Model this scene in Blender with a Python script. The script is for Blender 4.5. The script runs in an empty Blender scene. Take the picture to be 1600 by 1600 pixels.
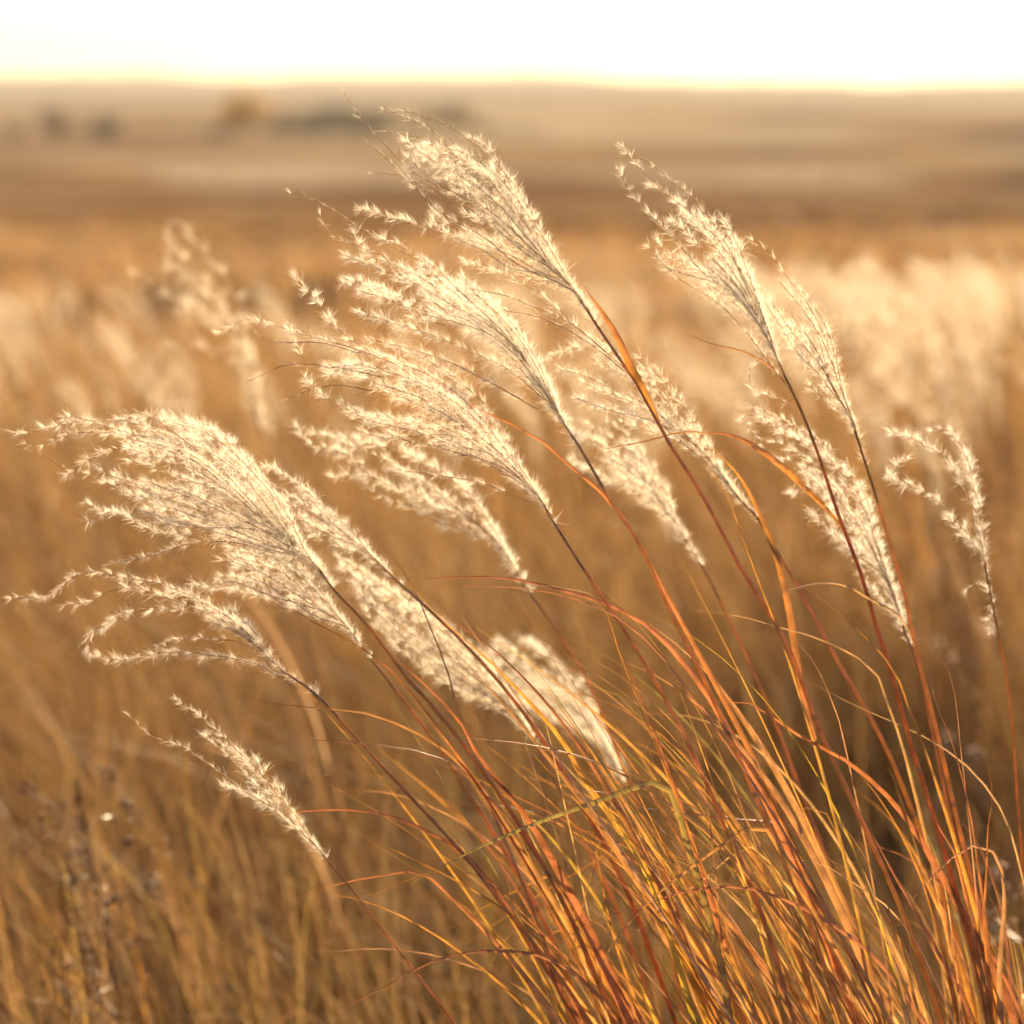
import bpy, math, random
import numpy as np
R = math.radians
rng = np.random.default_rng(11)
random.seed(11)

# ------------------------------------------------------------------ camera, sky, sun, exposure
SC = bpy.context.scene
COL = SC.collection
CAM_H, PITCH, TANH = 1.45, R(10.05), 0.2126      # eye height, downward pitch, tan(half field of view)
cam_d = bpy.data.cameras.new('camera'); cam = bpy.data.objects.new('camera', cam_d); COL.objects.link(cam)
cam.location = (0, 0, CAM_H); cam.rotation_euler = (R(90) - PITCH, 0, 0)
cam_d.sensor_width = 36; cam_d.lens = 18 / TANH
cam_d.clip_start = 0.05; cam_d.clip_end = 20000
cam_d.dof.use_dof = True; cam_d.dof.focus_distance = 2.02; cam_d.dof.aperture_fstop = 3.3
SC.camera = cam
SUN_EL, SUN_AZ = R(27), R(13)                      # sun ahead of the camera, a little to the right
w = bpy.data.worlds.new('World'); SC.world = w; w.use_nodes = True
nt = w.node_tree
sky = nt.nodes.new('ShaderNodeTexSky'); sky.sky_type = 'NISHITA'; sky.sun_disc = False
sky.sun_elevation = SUN_EL; sky.sun_rotation = SUN_AZ
sky.air_density = 1.0; sky.dust_density = 0.9; sky.ozone_density = 0.6; sky.altitude = 200
bg = nt.nodes['Background']; bg.inputs['Strength'].default_value = 0.05
nt.links.new(sky.outputs[0], bg.inputs['Color'])
sd = bpy.data.lights.new('sun', 'SUN'); sd.energy = 5.0; sd.angle = R(0.6); sd.color = (1.0, 0.78, 0.48)
so = bpy.data.objects.new('sun', sd); COL.objects.link(so)
so.rotation_euler = (-(R(90) - SUN_EL), 0, -SUN_AZ)
so.location = (3, 20, 12)
SC.view_settings.view_transform = 'Standard'; SC.view_settings.look = 'None'
SC.view_settings.gamma = 1.0; SC.view_settings.use_curve_mapping = False
SC.view_settings.exposure = 1.35
SC.cycles.max_bounces = 5; SC.cycles.diffuse_bounces = 3; SC.cycles.transmission_bounces = 4
SC.cycles.volume_bounces = 0; SC.cycles.use_denoising = True
SC.cycles.use_adaptive_sampling = True; SC.cycles.adaptive_threshold = 0.035; SC.cycles.adaptive_min_samples = 20

# ------------------------------------------------------------------ helpers
PXA = 2 * TANH / 1600
def ray(px, py):
    cx, cy = (px - 800) * PXA, (800 - py) * PXA
    c, s = math.cos(PITCH), math.sin(PITCH)
    return np.array([cx, c + cy * s, -s + cy * c])
def P(px, py, Y):                                 # the point of a sight line that lies Y metres ahead
    d = ray(px, py)
    return np.array([0, 0, CAM_H]) + d * (Y / d[1])

def smooth(pts, n):                               # resampled Catmull-Rom curve
    p = np.asarray(pts, float)
    if len(p) == 2:
        t = np.linspace(0, 1, n)[:, None]; return p[0] * (1 - t) + p[1] * t
    seg = np.linalg.norm(np.diff(p, axis=0), axis=1) + 1e-9
    u = np.concatenate([[0], np.cumsum(seg)]); u /= u[-1]
    m = np.gradient(p, u, axis=0)
    t = np.linspace(0, 1, n); i = np.clip(np.searchsorted(u, t, side='right') - 1, 0, len(u) - 2)
    h = (u[i + 1] - u[i])[:, None]; x = ((t - u[i]) / (u[i + 1] - u[i]))[:, None]
    return ((2*x**3 - 3*x**2 + 1) * p[i] + (x**3 - 2*x**2 + x) * h * m[i]
            + (-2*x**3 + 3*x**2) * p[i + 1] + (x**3 - x**2) * h * m[i + 1])

def unit(v): return v / (np.linalg.norm(v, axis=-1, keepdims=True) + 1e-12)

class MB:
    """collects polygons; every vertex has a colour, alpha = how much light the piece lets through"""
    def __init__(s): s.v, s.c, s.f3, s.f4, s.n = [], [], [], [], 0
    def add(s, v, c, f3=None, f4=None):
        v = np.asarray(v, float).reshape(-1, 3)
        c = np.asarray(c, float)
        if c.ndim == 1: c = np.tile(c, (len(v), 1))
        if f3 is not None and len(f3): s.f3.append(np.asarray(f3, int) + s.n)
        if f4 is not None and len(f4): s.f4.append(np.asarray(f4, int) + s.n)
        s.v.append(v); s.c.append(c); s.n += len(v)
    def mesh(s, name, mat, smooth_shade=True):
        v = np.concatenate(s.v); c = np.concatenate(s.c)
        f3 = np.concatenate(s.f3) if s.f3 else np.zeros((0, 3), int)
        f4 = np.concatenate(s.f4) if s.f4 else np.zeros((0, 4), int)
        me = bpy.data.meshes.new(name)
        me.vertices.add(len(v)); me.vertices.foreach_set('co', v.ravel())
        nl = f3.size + f4.size; npoly = len(f3) + len(f4)
        me.loops.add(nl); me.loops.foreach_set('vertex_index', np.concatenate([f3.ravel(), f4.ravel()]).astype(np.int32))
        me.polygons.add(npoly)
        st = np.concatenate([np.arange(len(f3)) * 3, f3.size + np.arange(len(f4)) * 4]).astype(np.int32)
        me.polygons.foreach_set('loop_start', st)
        if smooth_shade: me.polygons.foreach_set('use_smooth', np.ones(npoly, bool))
        me.update(calc_edges=True)
        at = me.color_attributes.new('tint', 'FLOAT_COLOR', 'POINT')
        at.data.foreach_set('color', c.astype(np.float32).ravel())
        me.materials.append(mat)
        return me
    def build(s, name, mat, parent=None, sm=True):
        return link(name, s.mesh(name, mat, sm), parent)

def link(name, data, parent=None):
    o = bpy.data.objects.new(name, data); COL.objects.link(o)
    if parent is not None:
        o.parent = parent
        # children are built in world coordinates
        par = parent; off = np.array([0.0, 0, 0])
        while par is not None:
            off += np.array(par.location); par = par.parent
        o.location = tuple(-off)
    return o
def tag(o, label=None, cat=None, group=None, kind=None):
    if label: o['label'] = label
    if cat: o['category'] = cat
    if group: o['group'] = group
    if kind: o['kind'] = kind
    return o
def empty(name, loc):
    o = bpy.data.objects.new(name, None); COL.objects.link(o); o.location = tuple(loc)
    o.empty_display_size = 0.1
    return o

def frames(p):
    t = unit(np.gradient(p, axis=0))
    ref = np.array([0.0, -1.0, 0.0])
    a = unit(np.cross(t, ref)); b = np.cross(t, a)
    return t, a, b
def tube(mb, p, r, col, k=5):
    n = len(p); t, a, b = frames(p); r = np.broadcast_to(np.asarray(r, float), (n,))
    ang = np.linspace(0, 2*math.pi, k, endpoint=False)
    ring = (a[:, None] * np.cos(ang)[None, :, None] + b[:, None] * np.sin(ang)[None, :, None]) * r[:, None, None] + p[:, None]
    i, j = np.meshgrid(np.arange(n - 1), np.arange(k), indexing='ij')
    f = np.stack([i*k + j, i*k + (j+1) % k, (i+1)*k + (j+1) % k, (i+1)*k + j], -1).reshape(-1, 4)
    c = np.asarray(col, float)
    if c.ndim == 2: c = np.repeat(c, k, axis=0)
    mb.add(ring, c, f4=f)
def ribbon(mb, p, wdt, roll, col, fold=0.25):
    """folded leaf blade: three vertices across, the midrib sunk by fold"""
    n = len(p); t, a, b = frames(p)
    roll = np.broadcast_to(np.asarray(roll, float), (n,))[:, None]
    wv = a * np.cos(roll) + b * np.sin(roll); nv = -a * np.sin(roll) + b * np.cos(roll)
    hw = np.broadcast_to(np.asarray(wdt, float), (n,))[:, None] * 0.5
    v = np.stack([p - wv*hw + nv*hw*fold, p - nv*hw*fold, p + wv*hw + nv*hw*fold], 1)
    i = np.arange(n - 1)
    f = np.concatenate([np.stack([i*3 + q, i*3 + q+1, i*3 + q+4, i*3 + q+3], -1) for q in (0, 1)])
    c = np.asarray(col, float)
    if c.ndim == 1: c = np.tile(c, (n, 1))
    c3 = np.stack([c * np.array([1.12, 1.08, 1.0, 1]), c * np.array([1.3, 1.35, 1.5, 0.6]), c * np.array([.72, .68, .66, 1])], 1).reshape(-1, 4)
    mb.add(v, c3, f4=f)

# value noise
_tab = rng.random((256, 256))
def vnoise(x, y):
    x = np.asarray(x, float); y = np.asarray(y, float)
    xi = np.floor(x).astype(int); yi = np.floor(y).astype(int); fx = x - xi; fy = y - yi
    fx = fx*fx*(3-2*fx); fy = fy*fy*(3-2*fy)
    g = lambda a, b: _tab[a & 255, b & 255]
    return (g(xi, yi)*(1-fx) + g(xi+1, yi)*fx)*(1-fy) + (g(xi, yi+1)*(1-fx) + g(xi+1, yi+1)*fx)*fy
def fbm(x, y, o=3):
    s = 0; a = .5
    for k in range(o): s = s + a*vnoise(x*2**k + 17*k, y*2**k + 31*k); a *= .5
    return s / (1 - .5**o)

# ------------------------------------------------------------------ materials
def plant_mat(name, rough=0.45, spec=0.4, streak=0.0, trans_gain=(1.25, 1.1, 0.8), sat=1.0):
    m = bpy.data.materials.new(name); m.use_nodes = True; n = m.node_tree.nodes; l = m.node_tree.links
    n.clear()
    out = n.new('ShaderNodeOutputMaterial'); mix = n.new('ShaderNodeMixShader')
    pb = n.new('ShaderNodeBsdfPrincipled'); tr = n.new('ShaderNodeBsdfTranslucent')
    at = n.new('ShaderNodeVertexColor'); at.layer_name = 'tint'
    col = at.outputs['Color']
    if streak > 0:
        tc = n.new('ShaderNodeTexCoord'); no = n.new('ShaderNodeTexNoise')
        no.inputs['Scale'].default_value = 60; no.inputs['Detail'].default_value = 4
        l.new(tc.outputs['Object'], no.inputs['Vector'])
        mr = n.new('ShaderNodeMapRange'); mr.inputs['From Min'].default_value = .3; mr.inputs['From Max'].default_value = .7
        mr.inputs['To Min'].default_value = 1 - streak; mr.inputs['To Max'].default_value = 1 + streak
        l.new(no.outputs['Fac'], mr.inputs['Value'])
        mu = n.new('ShaderNodeVectorMath'); mu.operation = 'SCALE'
        l.new(col, mu.inputs[0]); l.new(mr.outputs[0], mu.inputs['Scale']); col = mu.outputs[0]
    l.new(col, pb.inputs['Base Color'])
    pb.inputs['Roughness'].default_value = rough; pb.inputs['Specular IOR Level'].default_value = spec
    g = n.new('ShaderNodeVectorMath'); g.operation = 'MULTIPLY'; g.inputs[1].default_value = trans_gain
    l.new(col, g.inputs[0]); l.new(g.outputs[0], tr.inputs['Color'])
    l.new(at.outputs['Alpha'], mix.inputs[0]); l.new(pb.outputs[0], mix.inputs[1]); l.new(tr.outputs[0], mix.inputs[2])
    l.new(mix.outputs[0], out.inputs['Surface'])
    return m
M_LEAF = plant_mat('dry_leaf', 0.40, 0.8, 0.4, (1.28, 1.04, 0.55))
M_STEM = plant_mat('grass_stem', 0.28, 0.9, 0.3)
M_FLUF = plant_mat('plume_silk', 0.45, 0.4, 0.0, (1.04, 1.02, 0.98))
M_FIELD = plant_mat('field_grass', 0.5, 0.25, 0.0, (1.14, 1.0, 0.8))
M_BARK = plant_mat('bark', 0.9, 0.1, 0.3)
M_CROWN = plant_mat('tree_leaf', 0.6, 0.2, 0.0)

def ground_mat():
    m = bpy.data.materials.new('dry_plain'); m.use_nodes = True; n = m.node_tree.nodes; l = m.node_tree.links
    n.remove(n['Principled BSDF']); pb = n.new('ShaderNodeBsdfDiffuse'); pb.inputs['Roughness'].default_value = 0.6
    l.new(pb.outputs[0], n['Material Output'].inputs['Surface'])
    at = n.new('ShaderNodeVertexColor'); at.layer_name = 'tint'
    tc = n.new('ShaderNodeTexCoord'); no = n.new('ShaderNodeTexNoise'); no.inputs['Scale'].default_value = 1.7; no.inputs['Detail'].default_value = 8
    l.new(tc.outputs['Object'], no.inputs['Vector'])
    mr = n.new('ShaderNodeMapRange'); mr.inputs['From Min'].default_value = .3; mr.inputs['From Max'].default_value = .7
    mr.inputs['To Min'].default_value = .72; mr.inputs['To Max'].default_value = 1.25
    l.new(no.outputs['Fac'], mr.inputs['Value'])
    mu = n.new('ShaderNodeVectorMath'); mu.operation = 'SCALE'; l.new(at.outputs['Color'], mu.inputs[0]); l.new(mr.outputs[0], mu.inputs['Scale'])
    l.new(mu.outputs[0], pb.inputs['Color'])
    bp = n.new('ShaderNodeBump'); bp.inputs['Strength'].default_value = .6; bp.inputs['Distance'].default_value = .1
    l.new(no.outputs['Fac'], bp.inputs['Height']); l.new(bp.outputs[0], pb.inputs['Normal'])
    return m
M_GROUND = ground_mat()

# ------------------------------------------------------------------ the land
PROF = np.array([(0, 0), (9, 0), (20, -.25), (60, -1.9), (150, -5), (300, -8), (450, -8.7), (1000, -9), (7000, -9)], float)
def land_z(x, y):
    r = np.hypot(x, y)
    z = np.interp(r, PROF[:, 0], PROF[:, 1])
    amp = np.clip((r - 10) / 150, 0, 1)
    z = z + amp * 1.2 * (fbm(x / 90 + 5, y / 60 + 9) - .5)
    z = z + np.clip(r / 8, 0, 1) * .05 * (vnoise(x * 1.1, y * 1.1) - .5)
    return z
def land_color(x, y):
    r = np.hypot(x, y); lr = np.log(np.maximum(r, 2))
    a = np.arctan2(x, y)
    warp = (fbm(a * 5 + 3, lr * 3) - .5)
    b1 = fbm(a * 4 + 40, lr * 2.3 + warp * 1.2, 2)
    b2 = fbm(a * 9 + 90, lr * 4.2 + warp * 1.6, 2)
    tan = np.array([.47, .285, .13]); rus = np.array([.31, .16, .07]); dark = np.array([.13, .08, .048]); pale = np.array([.58, .41, .24])
    def mixc(c, d, f): f = np.clip(f, 0, 1)[..., None]; return c * (1 - f) + d * f
    c = mixc(np.broadcast_to(tan, x.shape + (3,)), rus, (b1 - .42) * 5)
    c = mixc(c, dark, (b2 - .56) * 6)
    c = mixc(c, pale, (.43 - b2) * 6)
    # the russet belt below the trees and two darker patches behind the plumes
    belt = np.exp(-((r - 75) / 28)**2) * np.clip(.15 - a * 2.2 + .5, 0, 1)
    c = mixc(c, rus, belt * .8)
    dark_patch = np.exp(-((r - 50) / 7)**2 - ((a - .035) / .05)**2) + .8 * np.exp(-((r - 34) / 4)**2 - ((a - .12) / .05)**2)
    c = mixc(c, dark, dark_patch)
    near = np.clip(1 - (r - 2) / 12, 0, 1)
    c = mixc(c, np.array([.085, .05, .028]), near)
    return np.concatenate([c, np.zeros(x.shape + (1,))], -1)
fr = np.linspace(-R(50), R(50), 301); bk = np.linspace(R(50), R(310), 131)[1:-1]
ANG = np.concatenate([fr, bk]); RAD = np.concatenate([[0.0], np.geomspace(.4, 6500, 190)])
aa, rr = np.meshgrid(ANG, RAD)
gx, gy = rr * np.sin(aa), rr * np.cos(aa)
gz = land_z(gx, gy)
mb = MB(); na = len(ANG)
i, j = np.meshgrid(np.arange(len(RAD) - 1), np.arange(na), indexing='ij')
f = np.stack([i*na + j, i*na + (j+1) % na, (i+1)*na + (j+1) % na, (i+1)*na + j], -1).reshape(-1, 4)[:, ::-1]
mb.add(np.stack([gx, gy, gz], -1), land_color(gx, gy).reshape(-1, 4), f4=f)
tag(mb.build('ground', M_GROUND), kind='structure')

def ridge(r0, r1, h0, hvar, seed, col):
    th = np.linspace(-R(60), R(60), 361); uu = np.linspace(0, 1, 14)
    T, U = np.meshgrid(th, uu)
    top = h0 + hvar * (fbm(T * 7 + seed, T * 0 + seed * 2) - .5) + hvar * .35 * (fbm(T * 40 + seed, T * 0 + 3) - .5)
    prof = np.sin(np.clip(U * 1.25, 0, 1) * math.pi / 2)**1.4
    rad = r0 + (r1 - r0) * U
    z = -10 + (top + 10) * prof
    cc = np.array(col) * (0.8 + .45 * fbm(T * 30 + 3, U * 6 + seed))[..., None]
    m = MB(); k = len(th); i, j = np.meshgrid(np.arange(len(uu) - 1), np.arange(k - 1), indexing='ij')
    f = np.stack([i*k + j, i*k + j+1, (i+1)*k + j+1, (i+1)*k + j], -1).reshape(-1, 4)[:, ::-1]
    m.add(np.stack([rad*np.sin(T), rad*np.cos(T), z], -1), np.concatenate([cc, np.zeros(T.shape + (1,))], -1).reshape(-1, 4), f4=f)
    return tag(m.build('hills', M_GROUND), kind='structure')
ridge(1300, 1900, -1.5, 9, 4, (.26, .19, .13))
ridge(2000, 2800, 4.5, 16, 2, (.21, .165, .125))
ridge(3000, 4600, 16, 40, 9, (.19, .155, .13))

# far trees on the plain
def tree(px_, yb, Y, h, wd, col, label, dense=1.0, group=None):
    b = P(px_, yb, Y); b[2] = float(land_z(np.array(b[0]), np.array(b[1]))) - .05
    h, wd = h * 1.5, wd * 1.35
    root = empty('tree', b); tag(root, label, 'tree', group)
    t = MB(); sp = np.array([b, b + [.1, 0, h*.35], b + [.2, .1, h*.75]])
    tube(t, smooth(sp, 6), np.linspace(h*.035, h*.012, 6), (.10, .07, .05, 0), 7)
    for k in range(6):
        a = k * 1.05; q = b + np.array([.1, 0, h*(.25 + .06*k)])
        e = q + np.array([math.cos(a)*wd*.32, math.sin(a)*wd*.32, h*.22])
        tube(t, smooth([q, (q+e)/2 + [0, 0, h*.03], e], 4), np.linspace(h*.014, h*.004, 4), (.10, .07, .05, 0), 5)
    t.build('trunk', M_BARK, root)
    m = MB(); nb = 26
    cen = rng.normal(size=(nb, 3)); cen = unit(cen) * rng.random((nb, 1))**.4
    cen = cen * np.array([wd*.42, wd*.42, h*.33]) + b + np.array([0, 0, h*.60])
    cnt = int(2600 * dense)
    k = rng.integers(0, nb, cnt)
    p = cen[k] + rng.normal(size=(cnt, 3)) * np.array([wd, wd, h*.8]) * .075
    s = h * .028 * (0.6 + rng.random((cnt, 1)))
    a1 = unit(rng.normal(size=(cnt, 3))) * s; a2 = unit(rng.normal(size=(cnt, 3))) * s
    v = np.stack([p - a1, p + a2, p + a1, p - a2], 1)
    cc = np.array(col) * (0.65 + .7 * rng.random((nb, 1)))[k] * (0.8 + .4 * rng.random((cnt, 1)))
    cc = np.repeat(np.concatenate([cc, np.full((cnt, 1), .3)], 1), 4, axis=0)
    m.add(v, cc, f4=np.arange(cnt*4).reshape(-1, 4)); m.build('crown', M_CROWN, root, False)
    return root
tree(385, 219, 440, 6.2, 7.5, (.44, .29, .07), 'golden yellow autumn tree at the end of a dark hedgerow')
tree(345, 217, 438, 2.6, 5, (.09, .075, .04), 'low dark bush at the foot of the golden autumn tree')
for q, (x_, h_, w_) in enumerate([(448, 3.6, 6.0), (492, 4.4, 6.5), (538, 4.6, 7.0), (588, 4.0, 7.0)]):
    tree(x_, 216 + q % 2, 450 + 6 * (q % 3), h_, w_, (.055, .055, .032), 'dark green rounded tree in the hedgerow row on the plain', group='hedgerow trees')
for q, (x_, h_, w_) in enumerate([(20, 2.4, 6), (120, 1.8, 7), (215, 1.6, 6), (265, 2.0, 7), (315, 2.2, 6), (420, 2.6, 7), (470, 2.4, 8), (515, 2.6, 8), (565, 2.8, 8), (635, 3.2, 8), (760, 2.6, 9), (820, 1.8, 8)]):
    tree(x_, 217 - q % 3, 452 + 9 * (q % 4), h_, w_, (.085, .07, .036), 'low olive brown bush along the hedgerow on the plain', .5, 'hedgerow bushes')
tree(695, 209, 470, 5.0, 11, (.17, .13, .05), 'broad olive tree standing apart beyond the hedgerow')
tree(85, 224, 420, 4.4, 4.2, (.20, .13, .08), 'tall narrow russet brown tree alone on the plain')
tree(165, 226, 415, 3.4, 4.6, (.10, .10, .06), 'small round dark green tree alone on the plain')

# low scrub patches that darken the plain
def scrub():
    m = MB(); n = 900
    r = np.exp(rng.uniform(math.log(45), math.log(420), n)); a = rng.uniform(-R(26), R(26), n)
    x, y = r*np.sin(a), r*np.cos(a)
    keep = fbm(a * 7 + 60, np.log(r) * 7) > .56
    x, y = x[keep], y[keep]; z = land_z(x, y)
    for X, Y, Z in zip(x, y, z):
        s = rng.uniform(.1, .22) * (1 + math.hypot(X, Y) / 250); k = 14
        p = rng.normal(size=(k, 3)) * [s*1.3, s*.8, s*.35] + [X, Y, Z + s*.4]
        a1 = unit(rng.normal(size=(k, 3))) * s*.45; a2 = unit(rng.normal(size=(k, 3))) * s*.45
        c = np.array([.17, .105, .06]) * rng.uniform(.6, 1.5)
        m.add(np.stack([p - a1, p + a2, p + a1, p - a2], 1), (*c, .25), f4=np.arange(k*4).reshape(-1, 4))
    tag(m.build('scrub', M_CROWN, None, False), 'low brown scrub scattered over the far plain', 'scrub', kind='stuff')
scrub()

# ------------------------------------------------------------------ field grass behind the clump
PAL = np.array([[.49, .325, .155], [.38, .22, .095], [.29, .145, .06], [.53, .385, .21], [.27, .175, .09], [.38, .29, .075], [.15, .09, .05], [.40, .21, .07]])
def field(name, label, Y0, Y1, n, hfun, wdt, seg, spread, lean, pal_p, half, trans=.42, dim=.9):
    """n blades, bent by the wind to the left"""
    y = np.sqrt(rng.uniform(Y0**2, Y1**2, n)); x = rng.uniform(-1, 1, n) * (half[0] + half[1] * y)
    # tufts
    x = x + .05 * rng.normal(size=n); 
    tuft = fbm(x * 2.3 + 7, y * 2.3 + 3)
    keep = rng.random(n) < np.clip((tuft - .30) * 4, .12, 1)
    x, y, tuft = x[keep], y[keep], tuft[keep]; n = len(x)
    z = land_z(x, y)
    h = hfun(x, y) * (0.55 + .6 * rng.random(n)) * (.75 + .5 * tuft)
    az = rng.uniform(0, 2*math.pi, n); sp = rng.random(n) * spread
    dx = np.cos(az) * sp - lean * (0.6 + .8 * rng.random(n)); dy = np.sin(az) * sp
    t = np.linspace(0, 1, seg + 1)[None, :]
    droop = rng.random(n)[:, None] * .45
    px = x[:, None] + h[:, None] * dx[:, None] * t**1.7
    py = y[:, None] + h[:, None] * dy[:, None] * t**1.7
    pz = z[:, None] - .02 + h[:, None] * (t - droop * t**3)
    p = np.stack([px, py, pz], -1)
    wa = rng.uniform(0, math.pi, n); wv = np.stack([np.cos(wa), np.sin(wa), 0*wa], -1)[:, None] 
    ww = (wdt * (0.5 + rng.random(n)))[:, None, None] * (1 - t**1.5 * .92)[..., None]
    v = np.stack([p - wv*ww, p + wv*ww], 2).reshape(n, -1, 3)
    k = (seg + 1) * 2; ii = np.arange(seg) * 2
    f = np.stack([ii, ii+1, ii+3, ii+2], -1)[None] + (np.arange(n) * k)[:, None, None]
    pi = rng.choice(len(PAL), n, p=pal_p)
    c = PAL[pi] * dim * (0.4 + 1.1 * rng.random((n, 1)))
    patch = np.clip((fbm(x * .9 + 50, y * .9 + 20) - .35) * 3, 0, 1)[:, None]
    c = c * (1 - .35 * patch) + PAL[1] * dim * .35 * patch
    c = np.concatenate([c, np.full((n, 1), trans)], 1)
    m = MB(); m.add(v, np.repeat(c, k, axis=0), f4=f.reshape(-1, 4))
    return tag(m.build(name, M_FIELD), label, 'grass', kind='stuff')
pp = np.array([3.5, 2.4, 1.4, 4.2, 1.6, 1.3, 2.4, 1.8]); pp /= pp.sum()
pf = np.array([4, 2, .6, 5, 1.2, .4, .6, .8]); pf /= pf.sum()
def h_near(x, y): return np.interp(y, [2.4, 3.0, 4.0, 5.5, 9], [.34, .50, .74, .82, .74]) * np.where((x > .2) & (y < 4), .8, 1)
field('meadow_grass', 'matted dry brown grass filling the meadow behind the tall clump', 2.6, 5.2, 34000, h_near, .0014, 5, .50, .22, pp, (.55, .34), .38, .92)
field('meadow_grass', 'tan wind bent grass of the middle meadow', 5.2, 12, 42000, lambda x, y: np.interp(y, [5, 7, 11], [.84, .84, .55]), .0034, 4, .30, .26, pf, (.8, .34))
field('meadow_grass', 'short pale grass where the meadow slopes down to the plain', 11, 75, 52000, lambda x, y: np.interp(y, [11, 16, 30, 75], [.5, .32, .2, .05]), .011, 3, .30, .30, pf, (1, .34), .42, 1.05)

# ------------------------------------------------------------------ plumes
AX_TAN = np.array([.62, .40, .19, .4]); AX_SHADE = np.array([.32, .17, .10, .2])  # tan for sunlit branches, second colour has the shade of unlit ones painted in
GL_TAN = np.array([.80, .60, .36, .6]); GL_SHADE = np.array([.42, .25, .16, .3])  # same for the glumes: sunlit colour, then shade put into the colour
HAIR = np.array([.97, .92, .82, .64])
TINT = np.ones(3)
def raceme(mb, p, fluff, dark, step=.0043, hairs=42, hw=.000085, size=1.0):
    """one plume branch: thread-like axis, paired spikelets, silky hairs"""
    n = len(p); L = np.linalg.norm(np.diff(p, axis=0), axis=1).sum()
    ax = AX_SHADE if dark else AX_TAN; gl = GL_SHADE if dark else GL_TAN
    tube(mb, p, np.linspace(.0005, .00024, n) * size, ax, 3)
    m = max(3, int(L / (step * size)))
    u = np.linspace(.10, 1, m) + rng.normal(size=m) * .004
    u = np.clip(u, .05, 1)
    gap = np.interp(u, np.linspace(0, 1, 14), rng.random(14))      # sparse and thick stretches
    u = u[rng.random(m) < .45 + .8 * gap]; m = len(u)
    sz = (.55 + .75 * rng.random((m, 1))**1.3) * (.8 + .35 * np.interp(u, np.linspace(0, 1, 14), rng.random(14)))[:, None]
    q = np.stack([np.interp(u, np.linspace(0, 1, n), p[:, k]) for k in range(3)], -1)
    t, a, b = frames(p); idx = np.clip((u * (n-1)).astype(int), 0, n-1)
    t, a, b = t[idx], a[idx], b[idx]
    ang = np.arange(m) * 2.4 + rng.normal(size=m) * .7
    side = a * np.cos(ang)[:, None] + b * np.sin(ang)[:, None]
    op = rng.normal(.42, .16, m)[:, None] * (0.6 + .5 * fluff)
    d = unit(t * np.cos(op) + side * np.sin(op))
    d = unit(d + np.array([0.02, 0, .12]))
    gln = (.0037 * sz) * size; gw = .00042 * size * (0.8 + .5 * rng.random((m, 1)))
    e1 = unit(np.cross(d, side + .01)); e2 = np.cross(d, e1)
    c0 = q; c1 = q + d * gln * .42; c2 = q + d * gln
    v = np.stack([c0, c1 + e1*gw, c1 - .5*e1*gw + .87*e2*gw, c1 - .5*e1*gw - .87*e2*gw, c2], 1).reshape(-1, 3)
    base = np.array([(0, 2, 1), (0, 3, 2), (0, 1, 3), (4, 1, 2), (4, 2, 3), (4, 3, 1)])
    f = (base[None] + (np.arange(m) * 5)[:, None, None]).reshape(-1, 3)
    cj = np.repeat(gl[None] * np.concatenate([np.repeat(0.75 + .5*rng.random((m, 1)), 3, 1), np.ones((m, 1))], 1), 5, axis=0)
    mb.add(v, cj, f3=f)
    # hairs, a tuft at each spikelet base; some tufts are blown open
    hn = np.maximum((hairs * fluff * (0.1 + 1.7 * rng.random(m)**1.3)).astype(int), 2)
    r = np.repeat(np.arange(m), hn); k = len(r)
    openness = (.30 + .65 * rng.random(m)**2 * fluff)[r][:, None]
    hd = unit(d[r] + rng.normal(size=(k, 3)) * openness)
    hl = (.0092 * (.3 + 1.0 * rng.random((k, 1)))) * (.55 + .5 * sz[r]) * size * (.8 + .35 * fluff)
    o = q[r] + d[r] * gln[r] * .15
    wv = unit(np.cross(hd, rng.normal(size=(k, 3)))) * hw * size * (0.7 + .6 * rng.random((k, 1)))
    bend = rng.normal(size=(k, 3)) * .10 * hl
    mid = o + hd * hl * .55; tip = o + hd * hl + bend
    v = np.stack([o - wv*.6, o + wv*.6, mid + wv, mid - wv, tip], 1).reshape(-1, 3)
    f4 = np.array([0, 1, 2, 3])[None] + (np.arange(k)*5)[:, None]; f3 = np.array([3, 2, 4])[None] + (np.arange(k)*5)[:, None]
    hc = HAIR.copy(); hc[:3] *= TINT
    if dark: hc[:3] *= (.96, .9, .86)  # hairs on the shaded branches are painted duller too
    cj = np.repeat(np.concatenate([hc[None, :3] * (0.85 + .2*rng.random((k, 1))), np.full((k, 1), hc[3])], 1), 5, axis=0)
    mb.add(v, cj, f3=f3, f4=f4)

def lift(pts, Y0, Y1):
    n = len(pts); return np.array([P(a, b, Y0 + (Y1 - Y0) * i / max(1, n - 1)) for i, (a, b) in enumerate(pts)])
def to_ground(p, step=.05, pull=.07):
    """continue a stem or blade from its lowest traced point down to the soil"""
    p = [np.array(q) for q in p]; d = unit(p[-1] - p[-2])
    if d[2] > -.2: d = unit(d * [1, 1, 0] + [0, 0, -.35])
    while p[-1][2] > .02 and len(p) < 60:
        d = unit(d * (1 - pull) + np.array([0, 0, -1]) * pull); p.append(p[-1] + d * step)
    p[-1][2] = -.01
    return np.array(p)

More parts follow.
